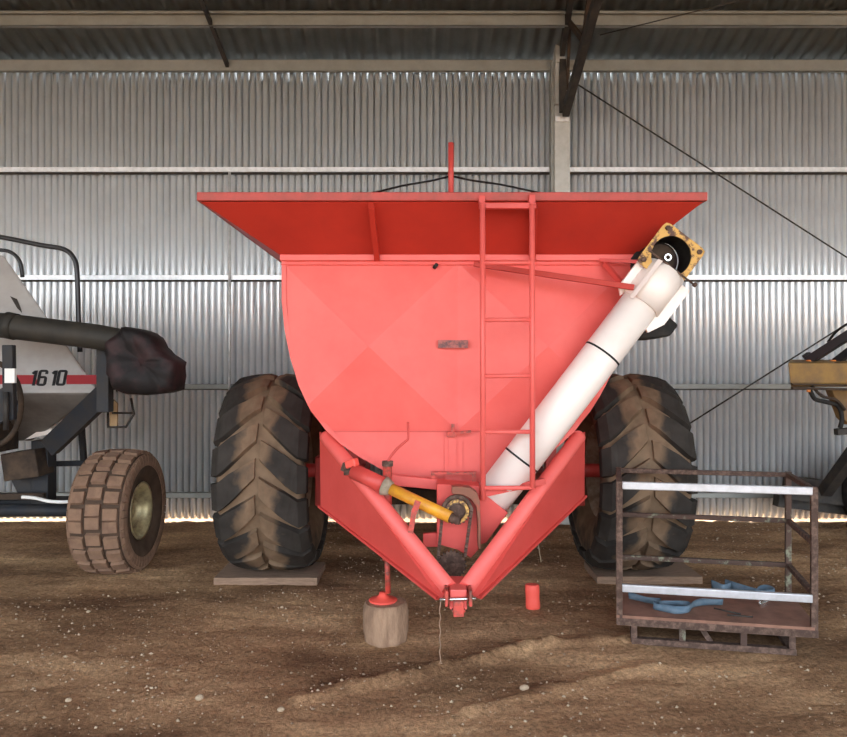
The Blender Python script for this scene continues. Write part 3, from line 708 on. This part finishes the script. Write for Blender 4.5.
for ch, x0_ in (('1',-.07),('6',.17),('1',.52),('0',.74)):
    for path in G[ch]:
        hw = .042; ln = []
        for k, p in enumerate(path):
            a_ = path[max(k-1,0)]; c_ = path[min(k+1,len(path)-1)]
            if ch == '0' and k in (0, len(path)-1): a_, c_ = path[-2], path[1]
            tx, ty = (c_[0]-a_[0])*2.1, c_[1]-a_[1]; l = math.hypot(tx, ty) or 1; tx /= l; ty /= l
            q = []
            for sg in (1,-1):
                x_ = x0_+p[0]-sg*ty*hw; y_ = p[1]+sg*tx*hw*1.7; x_ += .10*(1-y_)*-1+.07
                q.append(A_+(B_-A_)*x_+(D_-A_)*y_)
            ln.append(mb.vs(q+[q[1]-NN*.003, q[0]-NN*.003]))
        for a_, b_ in zip(ln, ln[1:]):
            for m_ in range(4): mb.face([a_[m_], a_[(m_+1)%4], b_[(m_+1)%4], b_[m_]])
mb.build('numerals', 'blackpaint', tank)
mb = MB(); mb.prism([onp(10,296), onp(17,299), onp(21,309), onp(22,313), onp(17,308)], -NN*.002); mb.build('scuff_mark', 'darksteel', tank)
mb = MB(); mb.prism([P(x,y,5.85) for x,y in ((24,440),(57,419),(49,434))], (0,.03,0)); mb.build('lower_panel', 'white', asc)
# railings
MB().tube(smooth([P(-60,228,6.2),P(0,237,6.2),P(40,245,6.2),P(63,249,6.2),P(73,257,6.2),P(77,272,6.2),P(78.5,320,6.2),P(80,352,6.2)],5), .021, 12).build('hand_rail', 'blackpaint', asc)
MB().tube(smooth([P(-30,250,6.0),P(0,250,6.0),P(12,253,6.0),P(20,262,6.0),P(22.5,277,6.0)],5), .016, 12).build('ladder_hoop', 'blackpaint', asc)
# auger tube and its cover
mb = MB(); mb.tube([P(-70,318,5.0), P(8,326,5.0), P(98,337,5.0), P(150,347,5.0)], .088, 24); mb.tube([P(6,325,5.0),P(16,327,5.0)],.094,24); mb.build('loading_auger', 'tube', asc)
tp = thing('tarpaulin', 'dark crumpled tarpaulin wrapped round the end of the left auger tube', 'tarpaulin', P(145,365,5.05))
mb = MB(); bo = [(112,352),(114,343),(124,333),(128,327),(140,329),(153,333),(159,337),(164,347),(172,355),(182,362),(181,376),(179,390),(170,393),(150,395),(130,394),(121,389),(113,374)]
rr_ = []
cen = V((146,362))
for yi, k in ((4.89,.12),(4.87,.45),(4.86,.8),(4.89,.96),(4.97,1.0),(5.12,1.0),(5.22,.85),(5.26,.4)):
    ring = []
    for (x, y) in [(bo[i//3][0]*(1-(i%3)/3)+bo[(i//3+1)%len(bo)][0]*((i%3)/3), bo[i//3][1]*(1-(i%3)/3)+bo[(i//3+1)%len(bo)][1]*((i%3)/3)) for i in range(len(bo)*3)]:
        q = cen+(V((x, y))-cen)*k; w = noise.noise(V((q.x*.09, q.y*.09, yi*3)))*.05 + noise.noise(V((q.x*.25, q.y*.12, yi*3)))*.02
        p = P(q.x, q.y, 5.02); ring.append(mb.b.verts.new((p.x+ (w*.4 if k < .9 else 0), yi+w, p.z)))
    rr_.append(ring)
n = len(rr_[0])
for a, b in zip(rr_, rr_[1:]):
    for k in range(n): f = mb.face([a[k],a[(k+1)%n],b[(k+1)%n],b[k]]); f.smooth = True
mb.face(rr_[0]); mb.face(rr_[-1][::-1]); mb.build('cover', 'tarp', tp)
mb = MB(); mb.tube(smooth([P(119,338,4.93),P(114,350,4.92),P(112,365,4.9),P(117,392,4.9)],4), .012, 8, r1=.006); mb.build('tie_rope', 'tube', tp)
# frame members
def fb(name, pts, w, m='frame', h=None):
    mb = MB()
    for a, b in zip(pts, pts[1:]): mb.beam(a, b, w, h or w, (0,1,0))
    return mb.build(name, m, asc, bevel=.006)
fb('auger_post', [P(105,344,5.15), P(105,412,5.15)], .09)
fb('diagonal_beam', [P(105,394,5.3), P(50,447,5.6)], .15, 'frame', .08)
fb('rear_strut', [P(80,405,6.6), P(84,465,6.6)], .05)
fb('upper_crossbar', [P(46,433,6.2), P(78,433,6.2)], .04)
fb('side_crossbar', [P(40,464,6.1), P(95,463,6.1)], .045)
fb('upright_beam', [P(44,440,5.9), P(44,514,5.9)], .14)
fb('main_beam', [P(-70,507,6.0), P(74,506,6.0)], .14, 'frame', .2)
fb('valve_box', [P(11,466,5.8), P(45,461,5.8)], .22, 'brownframe', .25)
mb = MB(); mb.prism([P(x,y,5.85) for x,y in ((8,474),(42,478),(38,500),(22,502))], (0,.2,0)); mb.build('hose_funnel', 'frame', asc)
fb('fan_frame', [P(-50,432,5.7), P(8,432,5.7)], .30, 'brownframe', .3)
fb('lower_strip', [P(-60,497,5.7), P(45,496,5.7)], .05, 'brownframe', .04)
fb('front_panel', [P(-40,430,5.2), P(15,398,5.25)], .22, 'frame', .04)
fb('post', [P(9,345,4.95), P(10,420,4.95)], .075, 'frame', .05)
mb = MB(); a = P(4.5,383,4.88); b = P(14.5,368.5,4.88); mb.box((a.x,4.88,a.z),(b.x,4.905,b.z)); mb.build('reflector_tag', 'whitetag', asc)
mb = MB(); c = P(-8,404,5.1); 
mb.tube([c+V((.21*math.cos(t), 0, .30*math.sin(t))) for t in [2*PI*i/40 for i in range(41)]], .02, 8, caps=False); mb.build('hose_ring', 'brownframe', asc)
MB().tube([P(6,392,4.9),P(6,430,4.9)], .018, 10).build('hydraulic_ram', 'darksteel', asc)
MB().tube(smooth([P(22,497,5.55),P(35,498,5.55),P(48,501,5.55),P(62,502,5.55),P(78,501,5.6)],4), .014, 10).build('white_hose', 'whitetag', asc)
mb = MB(); mb.tube([P(108,412,5.6),P(108,427,5.6),P(126,427,5.6),P(134,414,5.6),P(131,398,5.6)], .010, 8); mb.tube([P(112,413,5.6),P(133,413,5.6)],.008,8); mb.build('step_frame', 'darksteel', asc)
mb = MB(); a = P(109.5,428,5.62); b = P(117,396,5.62); mb.prism([(a.x,5.62,a.z),(b.x,5.62,a.z),(b.x,5.62,b.z-.06),(a.x,5.62,b.z)], (0,.02,0)); mb.build('card_flap', 'card', asc)
# block tread wheel
wc = V(((119-CX0)*5.83/F+.02, 5.80, .49)); SP = [(-.15,.22),(-.19,.26),(-.215,.34),(-.208,.42),(-.185,.458),(-.09,.472),(0,.475),(.09,.472),(.185,.458),(.208,.42),(.215,.34),(.19,.26),(.15,.22)]; SR = [(-.17,.225),(-.18,.235),(-.18,.21),(-.14,.19),(-.10,.185),(-.10,.08),(-.13,.07),(-.13,.001),(.10,.001),(.10,.06),(.05,.08),(.05,.175),(.11,.18),(.14,.19),(.18,.21),(.18,.235),(.17,.225)]
lugs = []; nb = 24; pit = 2*PI*.48/nb
for i in range(nb):
    for (t0, t1, sh_) in ((-.052,.052,0),(.078,.178,.25),(-.178,-.078,.25)):
        a = (i+sh_)*pit; sg = 1
        ts = [t0+(t1-t0)*k/3 for k in range(4)]
        if t1 < 0: ts = [-x for x in ts]; sg = -1
        lugs.append(dict(rows=[(t, -(a+pit*.32), -(a-pit*.32), .028) for t in ts], sgn=sg))
    for sg in (1,-1):
        a = (i+.25)*pit; lugs.append(dict(rows=[(t, -(a+pit*.22), -(a-pit*.22), h) for t, h in ((.192,.02),(.215,.02),(.25,.012),(.285,.003))], sgn=sg))
        a = (i+.75)*pit; lugs.append(dict(rows=[(t, -(a+pit*.22), -(a-pit*.22), h) for t, h in ((.192,.02),(.215,.02),(.25,.012),(.285,.003))], sgn=sg))
w = bpy.data.objects.new('wheel', None); C.objects.link(w); w.parent = asc; w.location = wc-V(asc.location)
wheel(w, wc, SP, lugs, None, ['small_base','small_lug'], SR, 'brass')
MB().tube([wc+V((-1.3,0,.0)), wc+V((-.1,0,0))], .05, 14).build('axle_tube', 'frame', asc)

# ------------------------------------------------------------------ yellow machine, right
ym = thing('seeder_bar', 'dusty yellow implement frame with dark arms at the right edge', 'implement', (4.3,6.0,0))
a = P(788,363,5.7); b = P(847,387,5.7)
mb = MB(); mb.prism([(a.x+.0,5.7,a.z),(a.x+.12,5.9,a.z+.03),(a.x+.24,6.1,a.z-.02),(a.x+.24,6.1,b.z),(a.x+.05,5.75,b.z),(a.x+.02,5.7,b.z+.03)][::-1], (2.2,0,0)); mb.build('beam', 'ymach', ym, bevel=.008)
mb = MB(); mb.beam(P(792,388,5.68), P(960,392,5.68), .04,.02); mb.beam(P(792,384,5.66), P(960,388,5.66), .03,.012); mb.build('lower_rail', 'brownframe', ym)
for (p, q, w) in (((808,361),(852,333),.07),((836,362),(870,336),.06)):
    MB().beam(P(*p,5.85), P(*q,5.6), w, w).build('arm', 'blackpaint', ym, bevel=.005)
MB().beam(P(806,354,5.9), P(812,362,5.9), .06,.05).build('arm_stop', 'darksteel', ym)
for x in (809, 833):
    MB().tube([P(x,364,5.82), P(x,360,5.82)], .022, 8).build('pivot_bolt', 'orange', ym)
MB().tube(smooth([P(828,342,5.9),P(838,330,5.8),P(858,318,5.7)],5), .010, 8).build('hose', 'black', ym)
MB().tube(smooth([P(810,390,5.75),P(815,399,5.75),P(826,402,5.75),P(838,406,5.75),P(842,418,5.75),P(840,428,5.75)],5), .018, 10).build('hose', 'black', ym)
MB().tube(smooth([P(812,386,5.72),P(822,396,5.72),P(836,400,5.72),P(845,410,5.72)],5), .012, 10).build('hose', 'brownframe', ym)
MB().tube([P(808.5,392,5.68),P(808.5,389,5.68)], .015, 8).build('marker_lamp', 'orange', ym)
mb = MB(); mb.prism([P(x,y,5.9) for x,y in ((832,390),(900,390),(900,425),(850,425),(843,418))], (0,.1,0)); mb.build('support_plate', 'ymach', ym)
mb = MB(); mb.beam(P(836,432,5.85), P(880,428,5.85), .06,.05); mb.build('hose_bracket', 'darksteel', ym)
mb = MB(); mb.beam((P(885,410,6.0)), V((P(885,410,6.0).x,6.9,.45)), .10,.10); mb.build('wheel_arm', 'darksteel', ym)
mb = MB(); mb.beam(P(786,487,7.1), P(900,500,7.1), .16,.22); mb.beam(P(776,500,7.2), P(860,510,7.2), .12,.12); mb.build('frame_beam', 'darksteel', ym)
wc2 = V((P(869,0,7.25).x, 7.0, .43)); w = bpy.data.objects.new('wheel', None); C.objects.link(w); w.parent = ym; w.location = wc2-V(ym.location)
mb = MB(); mb.lathe([(-.08,.2),(-.11,.25),(-.12,.33),(-.09,.40),(0,.42),(.09,.40),(.12,.33),(.11,.25),(.08,.2)], 48, 'Y', c=wc2); mb.build('tyre', 'black', w, origin=wc2)
mb = MB(); mb.lathe([(-.08,.205),(-.05,.18),(-.03,.08),(-.06,.06),(-.06,.001),(.06,.001),(.05,.18),(.08,.205)], 32, 'Y', c=wc2); mb.build('rim', 'ymach', w, origin=wc2)

# ------------------------------------------------------------------ camera, light
cd = bpy.data.cameras.new('camera'); cam = bpy.data.objects.new('camera', cd); C.objects.link(cam)
cam.location = (0,0,H); cam.rotation_euler = (PI/2,0,0); cd.sensor_width = 36; cd.lens = F/847*36; cd.clip_start = .05; cd.clip_end = 300
bpy.context.scene.camera = cam
sd = bpy.data.lights.new('sun', 'SUN'); sd.energy = 10; sd.angle = math.radians(.6); sd.color = (1,.98,.95)
so = bpy.data.objects.new('sun', sd); C.objects.link(so); so.rotation_euler = V((-.25,-.62,1)).normalized().to_track_quat('Z','Y').to_euler() if False else V((.3,.42,1)).normalized().to_track_quat('Z','Y').to_euler()
wd = bpy.data.worlds.new('world'); bpy.context.scene.world = wd; wd.use_nodes = True; nt = wd.node_tree
bg = nt.nodes['Background']; tc = N(nt, 'ShaderNodeTexCoord'); sp = N(nt, 'ShaderNodeSeparateXYZ'); nt.links.new(tc.outputs['Generated'], sp.inputs[0])
r = N(nt, 'ShaderNodeValToRGB'); e = r.color_ramp.elements; e[0].position = 0; e[0].color = (.94,.985,1,1); e[1].position = .6; e[1].color = (.62,.76,1,1)
nt.links.new(sp.outputs['Z'], r.inputs[0]); nt.links.new(r.outputs[0], bg.inputs[0]); bg.inputs[1].default_value = 3.0
sc = bpy.context.scene; vs_ = sc.view_settings; vs_.view_transform = 'Standard'; vs_.look = 'None'; vs_.gamma = 1; vs_.use_curve_mapping = False; vs_.exposure = .93
